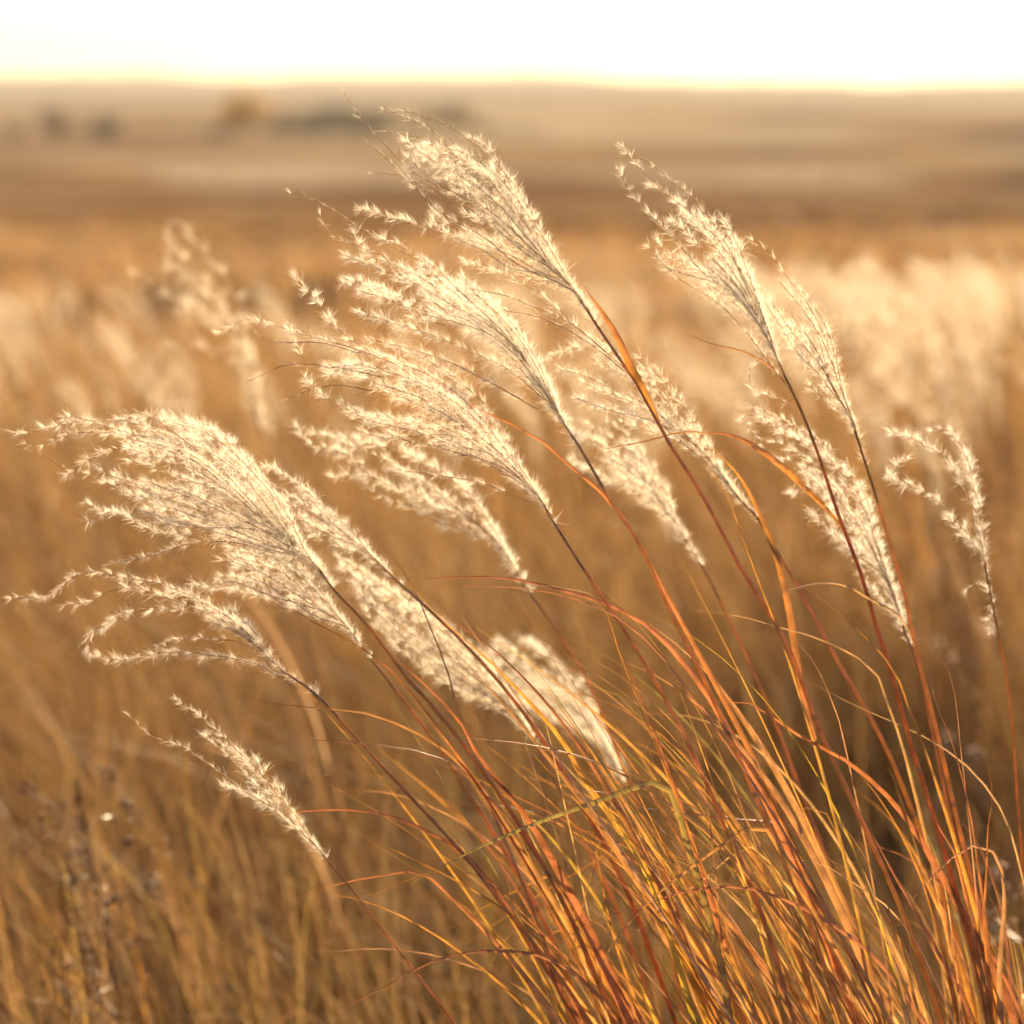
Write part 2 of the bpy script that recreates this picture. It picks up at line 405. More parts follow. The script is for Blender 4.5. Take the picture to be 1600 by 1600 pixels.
LEAFCOL = {'red': (.30, .122, .066), 'orange': (.41, .215, .06), 'amber': (.47, .28, .09), 'yellow': (.47, .34, .06), 'tan': (.48, .32, .18),
           'mauve': (.34, .20, .135), 'green': (.28, .25, .075), 'brown': (.29, .16, .085), 'straw': (.56, .41, .23)}
def leaf_cols(name, n, tipname=None):
    c = np.array(LEAFCOL[name]); d = np.array(LEAFCOL[tipname or name])
    t = np.linspace(0, 1, n)[:, None]
    c = c * (1 - t) + d * t                      # base -> tip
    j = np.interp(np.linspace(0, 1, n), np.linspace(0, 1, 7), rng.uniform(.7, 1.3, 7))[:, None]
    return np.concatenate([c * j, np.full((n, 1), .47)], 1)
def blade_mesh(p, wdt, col, tipcol=None, roll0=None, twist=None):
    """p runs from the tip to the base"""
    q = smooth(p[::-1], max(12, min(46, int(len(p) * 3.2)))); n = len(q)
    t = np.linspace(0, 1, n)
    prof = np.minimum(1, .45 + t * 2.2) * np.clip(1 - ((t - .45) / .55).clip(0)**1.6, 0.04, 1)
    roll0 = rng.uniform(0, math.pi) if roll0 is None else roll0
    twist = rng.normal() * 1.0 if twist is None else twist
    roll = roll0 + twist * t + .25 * np.sin(t * rng.uniform(4, 11) + rng.uniform(0, 6))
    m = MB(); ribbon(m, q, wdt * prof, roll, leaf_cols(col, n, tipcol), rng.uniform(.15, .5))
    return m.mesh('blade', M_LEAF)

def stalk(name_label, stem, U, L, n, Y, tipdY=0.0, baseY=None, fluff=.8, shadep=.15, strays=(), depth=.035, group=None,
          leaves=(), stemcol='mauve', r0=.0021, r1=.0011, hairs=42, trim=(.6, 1.06), down=120):
    """stem, U, L in photo pixels. stem from plume base downward; the plume fans between U and L"""
    baseY = Y if baseY is None else baseY
    sp = lift(stem, Y, baseY); sp = to_ground(sp)
    root = empty('plume_grass_stalk', (sp[-1][0], sp[-1][1], 0)); tag(root, name_label, 'grass stalk', group)
    p = smooth(sp, max(24, len(sp) * 2)); k = len(p); t = np.linspace(0, 1, k)
    c1 = np.array(LEAFCOL[stemcol]) * (1.1, .95, .85); c2 = np.array(LEAFCOL['amber']); c3 = np.array(LEAFCOL['orange'])
    band = np.interp(t, np.linspace(0, 1, 9), rng.random(9))[:, None]
    cs = (c1 * (1 - band) + (c2 * .6 + c3 * .4) * band) * 1.3
    m = MB(); tube(m, p, np.interp(t, [0, .25, 1], [r1, r0, r0 * 1.25]), np.concatenate([cs, np.full((k, 1), .42)], 1), 7)
    # nodes and the leaf sheath collar
    st = m.build('stem', M_STEM, root)
    for u in (.30, .62):
        i0 = int(u * (k - 1)); mm = MB(); seg = np.array([p[i0], p[i0] + unit(p[i0+1] - p[i0]) * .0045])
        if len(seg) >= 2:
            tube(mm, smooth(seg, 4), np.array([1.02, 1.15, 1.15, 1.02]) * np.interp(u, [0, .25, 1], [r1, r0, r0*1.25]), (.38, .21, .11, .2), 7)
            mm.build('node', M_STEM, st)
    # plume; its lowest branches leave the stem some way below the fan
    s2 = smooth(stem[:5], 60); al = np.concatenate([[0], np.cumsum(np.linalg.norm(np.diff(s2, axis=0), axis=1))])
    dn = [tuple(np.interp(v_, al, s2[:, q_]) for q_ in (0, 1)) for v_ in (down, down * .5)]
    U = dn + list(U); L = dn + list(L)
    T = np.linspace(0, 1, 26)
    n = int(round(n * .82))
    global TINT
    age = rng.random(); TINT = np.array([1, 1 - .02 * age, 1 - .07 * age]) * (1 - .04 * age)     # some heads are older and browner
    Uc, Lc = smooth(U, 26), smooth(L, 26)
    mid = Uc * .5 + Lc * .5
    def put(c, yy): return np.array([P(a, b, y_) for (a, b), y_ in zip(c, yy)])
    pr = put(mid[:18], Y + tipdY * T[:18])
    m = MB(); tube(m, pr, np.linspace(r1, r1 * .35, len(pr)), (*(np.array(LEAFCOL['mauve']) * 1.1), .15), 6)
    plume = m.build('plume', M_STEM, root)
    for i in range(n):
        s = (i + rng.uniform(.0, 1)) / n * 1.36 - .18; u = rng.uniform(.04, .58) * (1 - .25 * abs(s - .5)); te = rng.uniform(*trim)
        c = Uc * (1 - s) + Lc * s
        bl = np.clip((T - u + .06) / .42, 0, 1); bl = (bl * bl * (3 - 2 * bl))[:, None]
        c = mid * (1 - bl) + c * bl
        nx = rng.normal(size=2) * 2.0; ph = rng.uniform(0, 6, 2); fq = rng.uniform(4, 9)
        c = c + np.stack([np.sin(T * fq + ph[0]) * nx[0], np.sin(T * fq + ph[1]) * nx[1]], -1) * (T**1.2)[:, None] * 2.2
        msk = (T >= u) & (T <= min(te, 1))
        if msk.sum() < 5: continue
        dz = rng.normal() * depth
        yy = Y + tipdY * T + dz * bl[:, 0] * T
        pts = smooth(put(c[msk], yy[msk]), 22)
        m = MB(); raceme(m, pts, fluff * rng.uniform(.65, 1.2), rng.random() < shadep, hairs=hairs)
        m.build('raceme', M_FLUF, plume)
    for (pts, fl, dk) in strays:                      # traced from tip to base
        dz = rng.normal() * depth * .5
        q = np.array([P(a, b, Y + dz * (1 - k_ / len(pts))) for k_, (a, b) in enumerate(pts)])[::-1]
        m = MB(); raceme(m, smooth(q, 24), fl, dk, hairs=hairs, step=.0043 if fl > .3 else .0065)
        m.build('raceme', M_FLUF, plume)
    for (pts, wpx, col, tipc) in leaves:
        q = lift(pts, Y - .01, Y)
        link('leaf', blade_mesh(q, wpx * PXA * Y * 1.1, col, tipc, rng.uniform(-.5, .5), .3), root)
    return root

# ---- the traced stalks
stalk('tallest plume stalk with long bare thread tips, rising above all the others',
      [(905,465),(950,535),(992,594),(1044,690),(1092,764),(1162,895),(1220,988),(1288,1157),(1350,1290),(1420,1450),(1475,1610)],
      [(905,465),(850,370),(800,295),(745,240),(690,212),(650,195),(615,185)], [(905,465),(860,440),(807,415),(755,375),(690,342),(650,300),(633,275)],
      25, 2.0, shadep=.08, fluff=.95,
      strays=[([(537,147),(565,185),(600,225),(640,265),(700,300),(770,350)], .12, False), ([(575,222),(605,250),(640,280),(690,310)], .15, False),
              ([(583,270),(635,275),(690,300)], .1, False), ([(598,176),(640,175),(690,192),(740,225),(800,285),(850,365)], .05, False),
              ([(592,205),(625,208),(680,225),(740,265)], .08, False), ([(600,172),(650,190),(705,225),(760,280),(820,350)], .15, False),
              ([(558,325),(615,340),(664,354),(720,371),(790,396),(877,445)], .95, False), ([(635,222),(665,245),(710,275),(770,330),(840,400)], 1.2, False),
              ([(730,410),(790,431),(842,459),(877,490),(909,518),(975,575)], .7, False), ([(737,452),(790,462),(835,480),(888,504),(947,550)], .4, True),
              ([(786,485),(835,494),(877,511),(930,543),(975,580)], .3, True)],
      leaves=[([(913,449),(944,493),(970,537),(987,576),(1005,611),(1030,660)], 11, 'orange', 'red')])
stalk('broad feathery plume stalk directly beneath the tallest one, with two bare wispy tips',
      [(880,660),(917,717),(955,785),(1000,850),(1040,940),(1090,1040),(1140,1150),(1200,1290),(1260,1430),(1320,1610)],
      [(880,660),(850,590),(800,510),(734,445),(685,396),(636,368),(600,362)], [(880,660),(840,610),(790,550),(730,510),(670,480),(610,450),(548,428)],
      27, 2.0, shadep=.08, fluff=1.1,
      strays=[([(456,303),(485,308),(517,326),(555,350),(590,371),(660,410)], .1, False), ([(501,338),(515,363),(548,380),(600,400)], .15, False),
              ([(555,368),(570,395),(620,415),(690,455),(760,520)], 1.2, False), ([(541,399),(580,415),(640,445),(700,490)], 1.1, False),
              ([(566,490),(615,504),(678,525),(737,550),(790,574),(850,625)], 1.1, False), ([(575,530),(640,545),(700,565),(770,600),(840,640)], .9, True),
              ([(620,465),(640,490),(700,510)], 1.0, False)], stemcol='tan')
stalk('wide plume stalk with many dark purplish branches and far reaching thread tips',
      [(850,790),(868,820),(917,897),(960,960),(1010,1040),(1070,1150),(1120,1260),(1180,1400),(1245,1610)],
      [(850,790),(812,715),(745,635),(685,588),(620,560),(560,545),(510,556)], [(850,790),(810,762),(760,728),(700,700),(640,680),(580,668),(515,632)],
      30, 2.0, shadep=.6, fluff=.95, depth=.05,
      strays=[([(341,518),(362,509),(387,499),(412,505),(441,512),(475,523),(542,541),(620,570)], .45, False), ([(392,516),(430,534),(464,535),(502,536),(560,552)], .12, True),
              ([(452,512),(459,532),(468,550),(477,570)], 1.0, False), ([(387,596),(414,584),(441,572),(470,569),(511,572),(600,590)], .05, True),
              ([(450,624),(475,613),(520,602),(580,610)], .05, True), ([(477,592),(493,608),(515,626),(560,655),(640,690)], 1.1, False),
              ([(463,433),(496,473),(527,511),(555,536),(594,555),(660,600),(720,640)], 1.2, False),
              ([(620,733),(670,742),(720,748),(770,760),(830,785)], .5, True)])
stalk('soft glowing plume stalk tucked behind the dark branched plume, with puffs along its tips',
      [(808,893),(824,920),(850,957),(884,1006),(906,1040),(935,1100),(970,1190),(1020,1320),(1080,1480),(1120,1610)],
      [(808,893),(770,825),(720,765),(660,725),(600,700),(545,690),(500,680)], [(808,893),(760,850),(700,825),(640,800),(600,775),(565,745),(540,715)],
      14, 2.20, shadep=0, fluff=1.1, strays=[([(464,669),(480,690),(505,700),(531,706),(580,735)], 1.3, False), ([(523,748),(550,742),(600,750)], 1.2, False)], r0=.0017)
stalk('largest arching plume stalk, its silky branches swept out flat over the meadow',
      [(490,880),(520,920),(557,957),(595,1002),(632,1055),(677,1104),(719,1156),(800,1270),(880,1410),(960,1600)],
      [(490,880),(447,803),(416,766),(370,720),(315,682),(255,668),(190,664)], [(490,880),(440,862),(385,838),(325,815),(262,795),(205,772),(150,742)],
      40, 2.0, shadep=.3, fluff=1.0, depth=.055,
      strays=[([(25,676),(47,675),(84,666),(131,658),(162,656),(200,658),(260,680),(330,720)], .75, False), ([(44,694),(72,694),(100,681),(140,675),(187,678),(231,684),(281,706),(350,755)], .8, True),
              ([(181,650),(212,644),(237,652),(266,672),(310,705)], .05, False), ([(106,741),(122,731),(147,712),(181,702),(225,697),(290,715),(370,770)], .9, True),
              ([(134,784),(162,800),(187,800),(216,819),(250,831),(320,840)], .9, False), ([(94,652),(131,655),(165,665),(230,685)], .9, False),
              ([(140,815),(175,800),(200,808),(240,825)], .8, False), ([(175,880),(206,875),(237,869),(272,856),(312,847),(359,847),(430,865)], .8, True),
              ([(52,705),(85,722),(105,735)], .03, False)], stemcol='brown')
stalk('full plume stalk partly hidden beneath the largest arching plume',
      [(545,985),(580,1030),(640,1105),(700,1190),(770,1300),(850,1440),(920,1610)],
      [(545,985),(490,915),(440,870),(390,850),(345,838),(300,830)], [(545,985),(500,972),(455,948),(410,920),(370,905),(315,912)],
      18, 2.06, shadep=.15, fluff=1.0, strays=[([(306,912),(344,919),(375,922),(430,945)], 1.1, False)])
stalk('narrow curved plume stalk close behind the largest arching plume',
      [(590,880),(640,925),(720,1000),(800,1090),(870,1190),(960,1350),(1060,1610)],
      [(590,880),(548,830),(503,790),(458,755),(420,735),(385,724)], [(590,880),(550,862),(510,842),(470,812),(440,785),(405,755)],
      14, 2.08, shadep=.05, fluff=1.0, stemcol='red')
stalk('low plume stalk under the largest plume, its five fingers curling down at the ends',
      [(437,1045),(497,1087),(540,1135),(600,1200),(660,1265),(720,1330),(790,1420),(870,1520),(930,1610)],
      [(437,1045),(406,1000),(375,968),(330,942),(290,928),(250,915)], [(437,1045),(405,1015),(375,992),(340,978),(300,968),(260,955)],
      9, 2.0, shadep=.3, fluff=.95,
      strays=[([(16,934),(47,934),(81,931),(106,909),(134,894),(169,898),(203,903),(250,912),(297,931),(359,966),(410,1010)], .7, True),
              ([(103,944),(141,941),(175,922),(212,919),(250,931),(312,953),(375,987),(420,1025)], .85, True),
              ([(141,1022),(139,994),(162,978),(194,959),(234,950),(281,953),(337,972),(391,1003),(430,1035)], 1.0, False),
              ([(159,1025),(187,1031),(225,1025),(269,1019),(312,1022),(359,1028),(400,1037),(437,1059),(462,1075)], 1.0, True),
              ([(247,1009),(275,1000),(300,997),(337,1000),(375,1003),(420,1030)], .6, True)], stemcol='brown', r0=.0017)
stalk('small slender plume stalk standing by itself low down beside the clump',
      [(498,1328),(550,1390),(600,1455),(650,1520),(720,1612)],
      [(498,1328),(455,1268),(425,1220),(395,1185),(355,1158),(320,1135),(300,1128)], [(498,1328),(450,1288),(410,1255),(365,1235),(335,1195),(305,1168),(275,1152)],
      10, 1.99, shadep=0, fluff=.8,
      strays=[([(202,1118),(228,1144),(244,1154),(260,1159),(280,1164),(320,1190),(370,1225)], .35, False), ([(274,1090),(296,1108),(320,1124),(350,1152),(376,1178),(410,1210),(440,1255)], .5, False),
              ([(350,1230),(385,1240),(420,1260),(450,1285)], 1.0, False)], r0=.0012, r1=.0007, stemcol='red')
stalk('long pale plume stalk lying low behind the crossing red blades',
      [(830,1150),(860,1205),(900,1290),(960,1410),(1030,1610)],
      [(830,1150),(795,1075),(740,1018),(680,975),(620,930),(565,893),(525,868)], [(830,1150),(790,1120),(740,1090),(690,1052),(640,1012),(590,962),(545,905)],
      20, 2.17, shadep=.05, fluff=1.0)
stalk('short blurred fluffy plume stalk drooping deep inside the clump',
      [(945,1165),(962,1200),(990,1270),(1030,1400),(1070,1610)],
      [(945,1165),(925,1100),(890,1055),(850,1020),(815,1000),(788,988)], [(945,1165),(900,1138),(860,1114),(820,1100),(790,1075),(765,1040)],
      18, 2.42, shadep=0, fluff=1.3)
stalk('hazy plume stalk showing behind the broad feathery plume',
      [(1065,832),(1100,890),(1150,990),(1200,1100),(1260,1260),(1330,1450),(1380,1610)],
      [(1065,832),(1035,760),(995,700),(955,672),(915,655),(885,652)], [(1065,832),(1020,792),(970,755),(930,735),(895,708),(870,680)],
      13, 2.24, shadep=0, fluff=1.1, r0=.0017)
stalk('loose plume stalk behind the stem of the tallest one, with its orange leaf crossing over',
      [(1150,772),(1177,799),(1203,841),(1242,910),(1275,968),(1307,1030),(1340,1085),(1379,1157),(1430,1280),(1490,1450),(1530,1610)],
      [(1150,772),(1110,700),(1065,642),(1015,592),(955,556),(905,535),(860,548)], [(1150,772),(1095,728),(1045,690),(990,660),(945,645),(905,630),(868,606)],
      13, 2.10, shadep=0, fluff=.85,
      leaves=[([(1088,675),(1145,681),(1206,716),(1259,764),(1294,799),(1320,830)], 9, 'orange', 'red'),
              ([(1109,695),(1155,744),(1184,796),(1203,841),(1220,893),(1233,952),(1242,1014),(1252,1072),(1275,1157)], 10, 'red', 'orange')])
stalk('tall slim plume stalk leaning apart from the main clump, taller of a pair',
      [(1225,585),(1250,637),(1281,716),(1307,796),(1327,848),(1350,910),(1369,978),(1389,1036),(1418,1144),(1470,1310),(1515,1470),(1550,1612)],
      [(1225,585),(1198,490),(1160,415),(1122,355),(1085,315),(1045,290),(1010,275)], [(1225,585),(1182,522),(1125,455),(1075,422),(1035,390),(1015,355),(1005,315)],
      24, 2.0, shadep=.06, fluff=1.0,
      strays=[([(972,230),(987,248),(1014,279),(1050,310),(1100,370)], .5, False), ([(966,266),(983,296),(1005,322),(1050,370),(1110,440)], .7, False),
              ([(980,242),(1010,252),(1045,280),(1090,315),(1130,370)], .3, False),
              ([(1016,388),(1062,436),(1119,471),(1162,515),(1202,567),(1235,612)], .7, False), ([(1180,563),(1171,581),(1180,611),(1206,620),(1230,628),(1241,622)], .8, False)],
      leaves=[([(1060,517),(1110,537),(1162,550),(1189,563),(1230,600)], 3, 'brown', 'brown')], stemcol='red')
stalk('shorter plume stalk paired with the tall slim one, curving over at its tip',
      [(1335,672),(1359,744),(1379,809),(1398,874),(1415,932),(1431,1014),(1450,1088),(1467,1157),(1500,1300),(1540,1460),(1570,1612)],
      [(1335,672),(1310,580),(1280,500),(1245,447),(1210,408),(1180,388),(1148,378)], [(1335,672),(1300,640),(1270,590),(1240,548),(1215,505),(1185,455)],
      13, 2.05, shadep=.05, fluff=.85, strays=[([(1178,378),(1200,396),(1235,440),(1265,480),(1295,540)], .3, False)], stemcol='tan')
stalk('golden plume stalk with a curled tip behind the stems of the slim pair',
      [(1410,978),(1424,1010),(1440,1070),(1460,1160),(1490,1300),(1530,1460),(1560,1612)],
      [(1410,978),(1392,900),(1372,840),(1350,780),(1312,732),(1270,698),(1220,668),(1168,648)], [(1410,978),(1372,915),(1342,872),(1312,838),(1292,790),(1262,765),(1245,770)],
      17, 2.12, shadep=0, fluff=1.0, strays=[([(1236,773),(1262,796),(1288,822),(1320,848),(1360,900)], .9, False), ([(1187,692),(1171,669),(1162,652),(1180,648),(1230,672)], .9, False)], r0=.0016)
stalk('solitary two fingered plume stalk with hooked tips, outermost on the open side of the clump',
      [(1538,880),(1550,940),(1562,1000),(1575,1070),(1583,1150),(1590,1250),(1597,1340),(1605,1450),(1610,1612)],
      [(1538,880),(1534,830),(1528,790),(1520,750),(1512,715),(1500,690)], [(1538,880),(1522,850),(1506,826),(1491,808),(1474,790),(1455,775)],
      5, 2.12, shadep=0, fluff=.9,
      strays=[([(1392,674),(1412,681),(1437,690),(1459,702),(1475,712),(1486,726),(1497,743),(1506,759),(1516,781),(1530,820)], 1.0, False),
              ([(1459,671),(1480,671),(1498,693),(1508,710),(1516,734),(1522,765),(1530,788),(1538,850)], 1.0, False),
              ([(1416,717),(1400,728),(1392,748),(1409,754),(1437,762),(1452,774),(1472,788),(1491,809),(1506,827),(1522,851),(1540,895)], 1.1, False),
              ([(1512,919),(1530,912),(1545,925),(1552,950)], .7, False), ([(1548,985),(1546,965),(1549,940)], .6, False)], r0=.0013, r1=.0009, stemcol='red')

# ------------------------------------------------------------------ leafy clumps, every blade its own part
def clump(label, base_px, Y):
    b = P(base_px, 2300, Y); root = empty('grass_clump', (b[0], Y, 0)); return tag(root, label, 'grass clump')
CL = {'a': clump('swept clump of red and orange blades at the foot of the largest arching plumes', 1250, 2.0),
      'b': clump('thick clump of glowing amber blades under the tallest plumes', 1500, 2.02),
      'c': clump('thin clump of upright orange blades below the slim pair of plumes', 1750, 2.03)}
TR = [  # traced from tip to base: clump, pixels, width, colour, tip colour, continue down to the soil
 ('a',[(602,903),(662,905),(737,901),(794,903),(869,920),(925,935),(1000,969),(1080,1050),(1150,1160),(1220,1300)],13,'red','red'),
 ('a',[(595,957),(625,938),(662,924),(737,916),(805,918),(880,930),(940,950),(1010,1000),(1090,1100)],5,'mauve','red'),
 ('a',[(604,543),(650,571),(692,602),(737,634),(790,658),(842,686),(887,725),(944,774),(981,819),(1020,890),(1080,1000),(1150,1130)],10,'orange','red'),
 ('a',[(557,770),(565,804),(587,837),(614,871),(640,905),(659,946),(677,991),(696,1036),(711,1092),(730,1152),(760,1240),(810,1360)],14,'orange','red'),
 ('a',[(640,912),(662,939),(707,984),(756,1025),(801,1070),(839,1111),(884,1166),(912,1222),(937,1253),(968,1297),(1006,1353),(1040,1430)],15,'yellow','orange'),
 ('a',[(406,922),(437,941),(469,959),(500,978),(542,999),(590,1030),(640,1080),(700,1160)],10,'orange','red'),
 ('a',[(600,1010),(627,1037),(680,1086),(717,1127),(740,1172),(785,1232),(830,1292),(867,1356),(910,1440)],23,'red','red'),
 ('a',[(333,1076),(378,1088),(440,1101),(516,1108),(560,1112),(620,1131),(672,1157),(725,1199),(790,1290),(860,1400)],10,'orange','brown'),
 ('a',[(364,1162),(430,1155),(498,1157),(556,1161),(612,1167),(661,1176),(710,1195),(770,1250),(840,1340)],7,'amber','red'),
 ('a',[(660,1148),(740,1154),(837,1165),(912,1184),(987,1217),(1044,1255),(1100,1296),(1180,1380),(1250,1480)],9,'tan','orange'),
 ('a',[(450,1249),(498,1218),(549,1191),(601,1174),(660,1190)],4,'red','red'),
 ('a',[(364,1277),(447,1270),(500,1266),(556,1266),(612,1276),(669,1300),(714,1326),(755,1367),(800,1430)],12,'red','red'),
 ('a',[(515,1291),(575,1311),(650,1345),(710,1375),(762,1405),(800,1431),(850,1490)],8,'tan','orange'),
 ('a',[(409,1382),(481,1389),(567,1403),(612,1386),(661,1366),(714,1360),(762,1375),(810,1420)],5,'mauve','red'),
 ('a',[(450,1475),(500,1487),(575,1482),(650,1487),(725,1506),(800,1536),(856,1577),(900,1640)],7,'tan','mauve'),
 ('a',[(440,1592),(500,1585),(564,1562),(650,1514),(710,1491),(781,1486),(837,1491),(875,1506),(930,1550),(990,1630)],8,'amber','red'),
 ('a',[(747,1600),(755,1544),(777,1487),(807,1450),(837,1431),(875,1422),(930,1440),(990,1500)],4,'mauve','mauve'),
 ('b',[(921,1237),(956,1275),(984,1319),(1009,1362),(1030,1410),(1060,1500)],24,'green','yellow'),
 ('a',[(921,1253),(927,1306),(935,1353),(943,1397),(960,1470),(990,1560)],15,'orange','orange'),
 ('c',[(1544,1199),(1551,1244),(1544,1292),(1542,1356),(1538,1430),(1545,1530)],10,'orange','red'),
 ('c',[(1409,1424),(1450,1379),(1487,1341),(1525,1321),(1551,1330),(1566,1360),(1570,1405),(1566,1465),(1562,1525),(1565,1610)],13,'amber','mauve'),
 ('c',[(1450,1247),(1461,1285),(1487,1322),(1500,1360),(1515,1430)],17,'amber','red'),
 ('c',[(1450,1049),(1465,1105),(1487,1157),(1506,1225),(1517,1274),(1530,1360)],11,'orange','red'),
 ('b',[(1330,1255),(1367,1311),(1397,1367),(1431,1424),(1461,1480),(1499,1544),(1530,1620)],14,'red','red'),
 ('b',[(880,1462),(940,1435),(1000,1416),(1056,1397),(1112,1386),(1169,1388),(1225,1405),(1270,1427),(1319,1457),(1367,1495),(1410,1550)],9,'mauve','red'),
 ('b',[(1082,1105),(1139,1096),(1180,1101),(1225,1135),(1262,1157),(1319,1187),(1367,1225),(1412,1274),(1460,1350)],15,'red','red'),
 ('b',[(1225,1341),(1281,1349),(1337,1382),(1386,1416),(1430,1470),(1470,1550)],7,'mauve','tan'),
 ('b',[(1168,871),(1210,893),(1255,916),(1301,949),(1340,984),(1372,1014),(1398,1049),(1430,1130)],9,'orange','orange'),
 ('b',[(1190,936),(1242,919),(1288,910),(1324,916),(1359,936),(1405,962),(1430,1010)],3.5,'tan','tan'),
 ('b',[(1080,954),(1145,960),(1210,978),(1275,996),(1333,1023),(1366,1045),(1382,1085),(1405,1147),(1430,1240)],8,'orange','tan'),
 ('b',[(1207,976),(1249,1007),(1275,1040),(1294,1082),(1311,1127),(1320,1166),(1340,1260)],6,'mauve','mauve'),
 ('c',[(1431,991),(1463,1017),(1483,1049),(1494,1095),(1499,1147),(1510,1240)],6,'mauve','mauve'),
 ('c',[(1255,1059),(1307,1088),(1356,1111),(1412,1135),(1469,1165),(1525,1210),(1570,1274),(1596,1360),(1620,1480)],7,'tan','tan'),
 ('b',[(930,705),(970,697),(1009,690),(1049,679),(1088,675),(1110,680)],3,'brown','brown'),
 ('b',[(930,935),(950,975),(965,1010),(985,1050),(1010,1110)],12,'red','red'),
 ('b',[(1088,705),(1130,760),(1160,840),(1190,920),(1225,1010),(1260,1120)],8,'green','orange'),
 ('b',[(735,905),(790,950),(850,1000),(910,1040),(970,1080),(1050,1150),(1120,1240)],6,'brown','mauve'),
 ('b',[(690,1170),(760,1190),(830,1200),(900,1205),(970,1220),(1040,1270)],4,'brown','brown'),
 ('b',[(1030,1142),(1000,1180),(970,1215),(955,1260)],4,'brown','brown'),
 ('b',[(1165,1090),(1120,1140),(1100,1200),(1110,1290)],5,'red','brown')]
for key, pts, wpx, col, tipc in TR:
    Y = 2.0 + rng.uniform(-.03, .05)
    q = lift(pts, Y - rng.uniform(0, .06), Y)
    if pts[-1][1] > 1050: q = to_ground(q)
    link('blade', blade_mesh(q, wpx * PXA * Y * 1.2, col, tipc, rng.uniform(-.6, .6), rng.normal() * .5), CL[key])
# the many blades in between: they rise from the clump's foot and are combed to the left
names = ['red', 'orange', 'amber', 'yellow', 'tan', 'mauve', 'green', 'brown', 'straw']; wts = np.array([2.6, 3.4, 2.2, .6, 1.3, 2.0, .8, 2.8, .7]); wts /= wts.sum()
def flow(x0, y0, slope0, slope1, ln, droop):
    """blade from (x0, y0) upward; slopes are angles from vertical, to the left"""
    pts = []; x, y = x0, y0; k = 9; kink = rng.integers(4, 8) if rng.random() < .14 else 99; ka = R(rng.uniform(35, 85))
    for i in range(k):
        t = i / (k - 1); a = slope0 + (slope1 - slope0) * t + droop * t**3 + (ka if i >= kink else 0)
        pts.append((x, y)); x -= math.sin(a) * ln / k; y -= math.cos(a) * ln / k
    return pts[::-1]
spec = [('a', 48, (860, 1200), (330, 900)), ('b', 92, (1120, 1480), (330, 1050)), ('c', 38, (1440, 1620), (200, 560))]
for key, cnt, (xa, xb), (la, lb) in spec:
    for k in range(cnt):
        x0 = rng.uniform(xa, xb); y0 = 1640
        s0 = R(rng.normal(25 if key != 'c' else 12, 7)); s1 = s0 + R(abs(rng.normal(14, 10)))
        dr = R(rng.choice([0, 0, 30, 70, 95]) * rng.random())
        ln = rng.uniform(la, lb) if rng.random() < .85 else rng.uniform(.5, 1) * la
        pts = flow(x0, y0, s0, s1, ln, dr)
        Y = rng.normal(2.04, .05) + (.05 if ln < 400 else 0)
        q = to_ground(lift(pts, Y - rng.normal(0, .05), Y))
        c1 = rng.choice(names, p=wts); c2 = rng.choice(names, p=wts)
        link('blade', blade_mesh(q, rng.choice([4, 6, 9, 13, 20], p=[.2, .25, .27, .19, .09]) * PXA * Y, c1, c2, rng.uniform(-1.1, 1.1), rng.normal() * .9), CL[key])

# ------------------------------------------------------------------ plume stalks further back
def far_variants():
    out = []
    for k in range(6):
        H = 1.0; m = MB()
        lean = rng.uniform(.05, .12)
        sp = np.array([[0, 0, -.02], [-.02, 0, .4], [-.07 - lean*.2, 0, .80]])
        ps = smooth(sp, 12); tube(m, ps, np.linspace(.0028, .0015, 12), (.38, .20, .09, .2), 5)
        stem = m.mesh('stem', M_STEM)
        m = MB(); b = sp[-1]; tipv = np.array([-lean, 0, .22])
        for i in range(9):
            u = rng.uniform(0, .4); q0 = b + tipv * u * .6
            e = b + tipv * rng.uniform(.75, 1.05) + np.array([rng.normal() * .014 - .012, rng.normal() * .018, rng.normal() * .02])
            mid = (q0 + e) / 2 + np.array([.012, rng.normal() * .012, .03])
            raceme(m, smooth([q0, mid, e + [-.01, 0, -.01]], 10), 1.25, False, step=.0085, hairs=9, hw=.00026, size=1.3)
        plume = m.mesh('plume', M_FLUF)
        m = MB()
        for i in range(3):
            h0 = rng.uniform(.15, .5); a = rng.uniform(0, 6.28)
            p0 = np.array([-.03*h0, 0, h0]); d = np.array([math.cos(a)*.12 - .14, math.sin(a)*.12, 0])
            ribbon(m, smooth([p0, p0 + d*.25 + [0, 0, .14], p0 + d*.6 + [0, 0, .24], p0 + d*.95 + [0, 0, .28]], 10),
                   .004 * np.array([.6, .9, 1, 1, .95, .85, .7, .5, .3, .06]), rng.uniform(0, 3), leaf_cols(rng.choice(['straw', 'tan', 'amber']), 10))
        leaf = m.mesh('leaf', M_FIELD)
        out.append((stem, plume, leaf))
    return out
TINT = np.array([1, .95, .86])
VAR = far_variants()
def far_stalk(x, y, h, label, group=None, rot=0.0, k=None):
    st, pl, lf = VAR[rng.integers(0, 6) if k is None else k]
    r = empty('plume_grass_stalk', (x, y, float(land_z(np.array(x), np.array(y)))))
    r.scale = (h, h, h); r.rotation_euler = (0, 0, rot)
    tag(r, label, 'grass stalk', group)
    for nme, d in (('stem', st), ('plume', pl), ('leaf', lf)):
        o = bpy.data.objects.new(nme, d); COL.objects.link(o); o.parent = r
    return r
def far_at(px_, py_top, Y, label, group=None, rot=0.0, k=None):
    p = P(px_, py_top, Y); zg = float(land_z(np.array(p[0]), np.array(Y)))
    h = (p[2] - zg) / 1.06
    return far_stalk(p[0] + .17 * h, Y, h, label, group, rot, k)
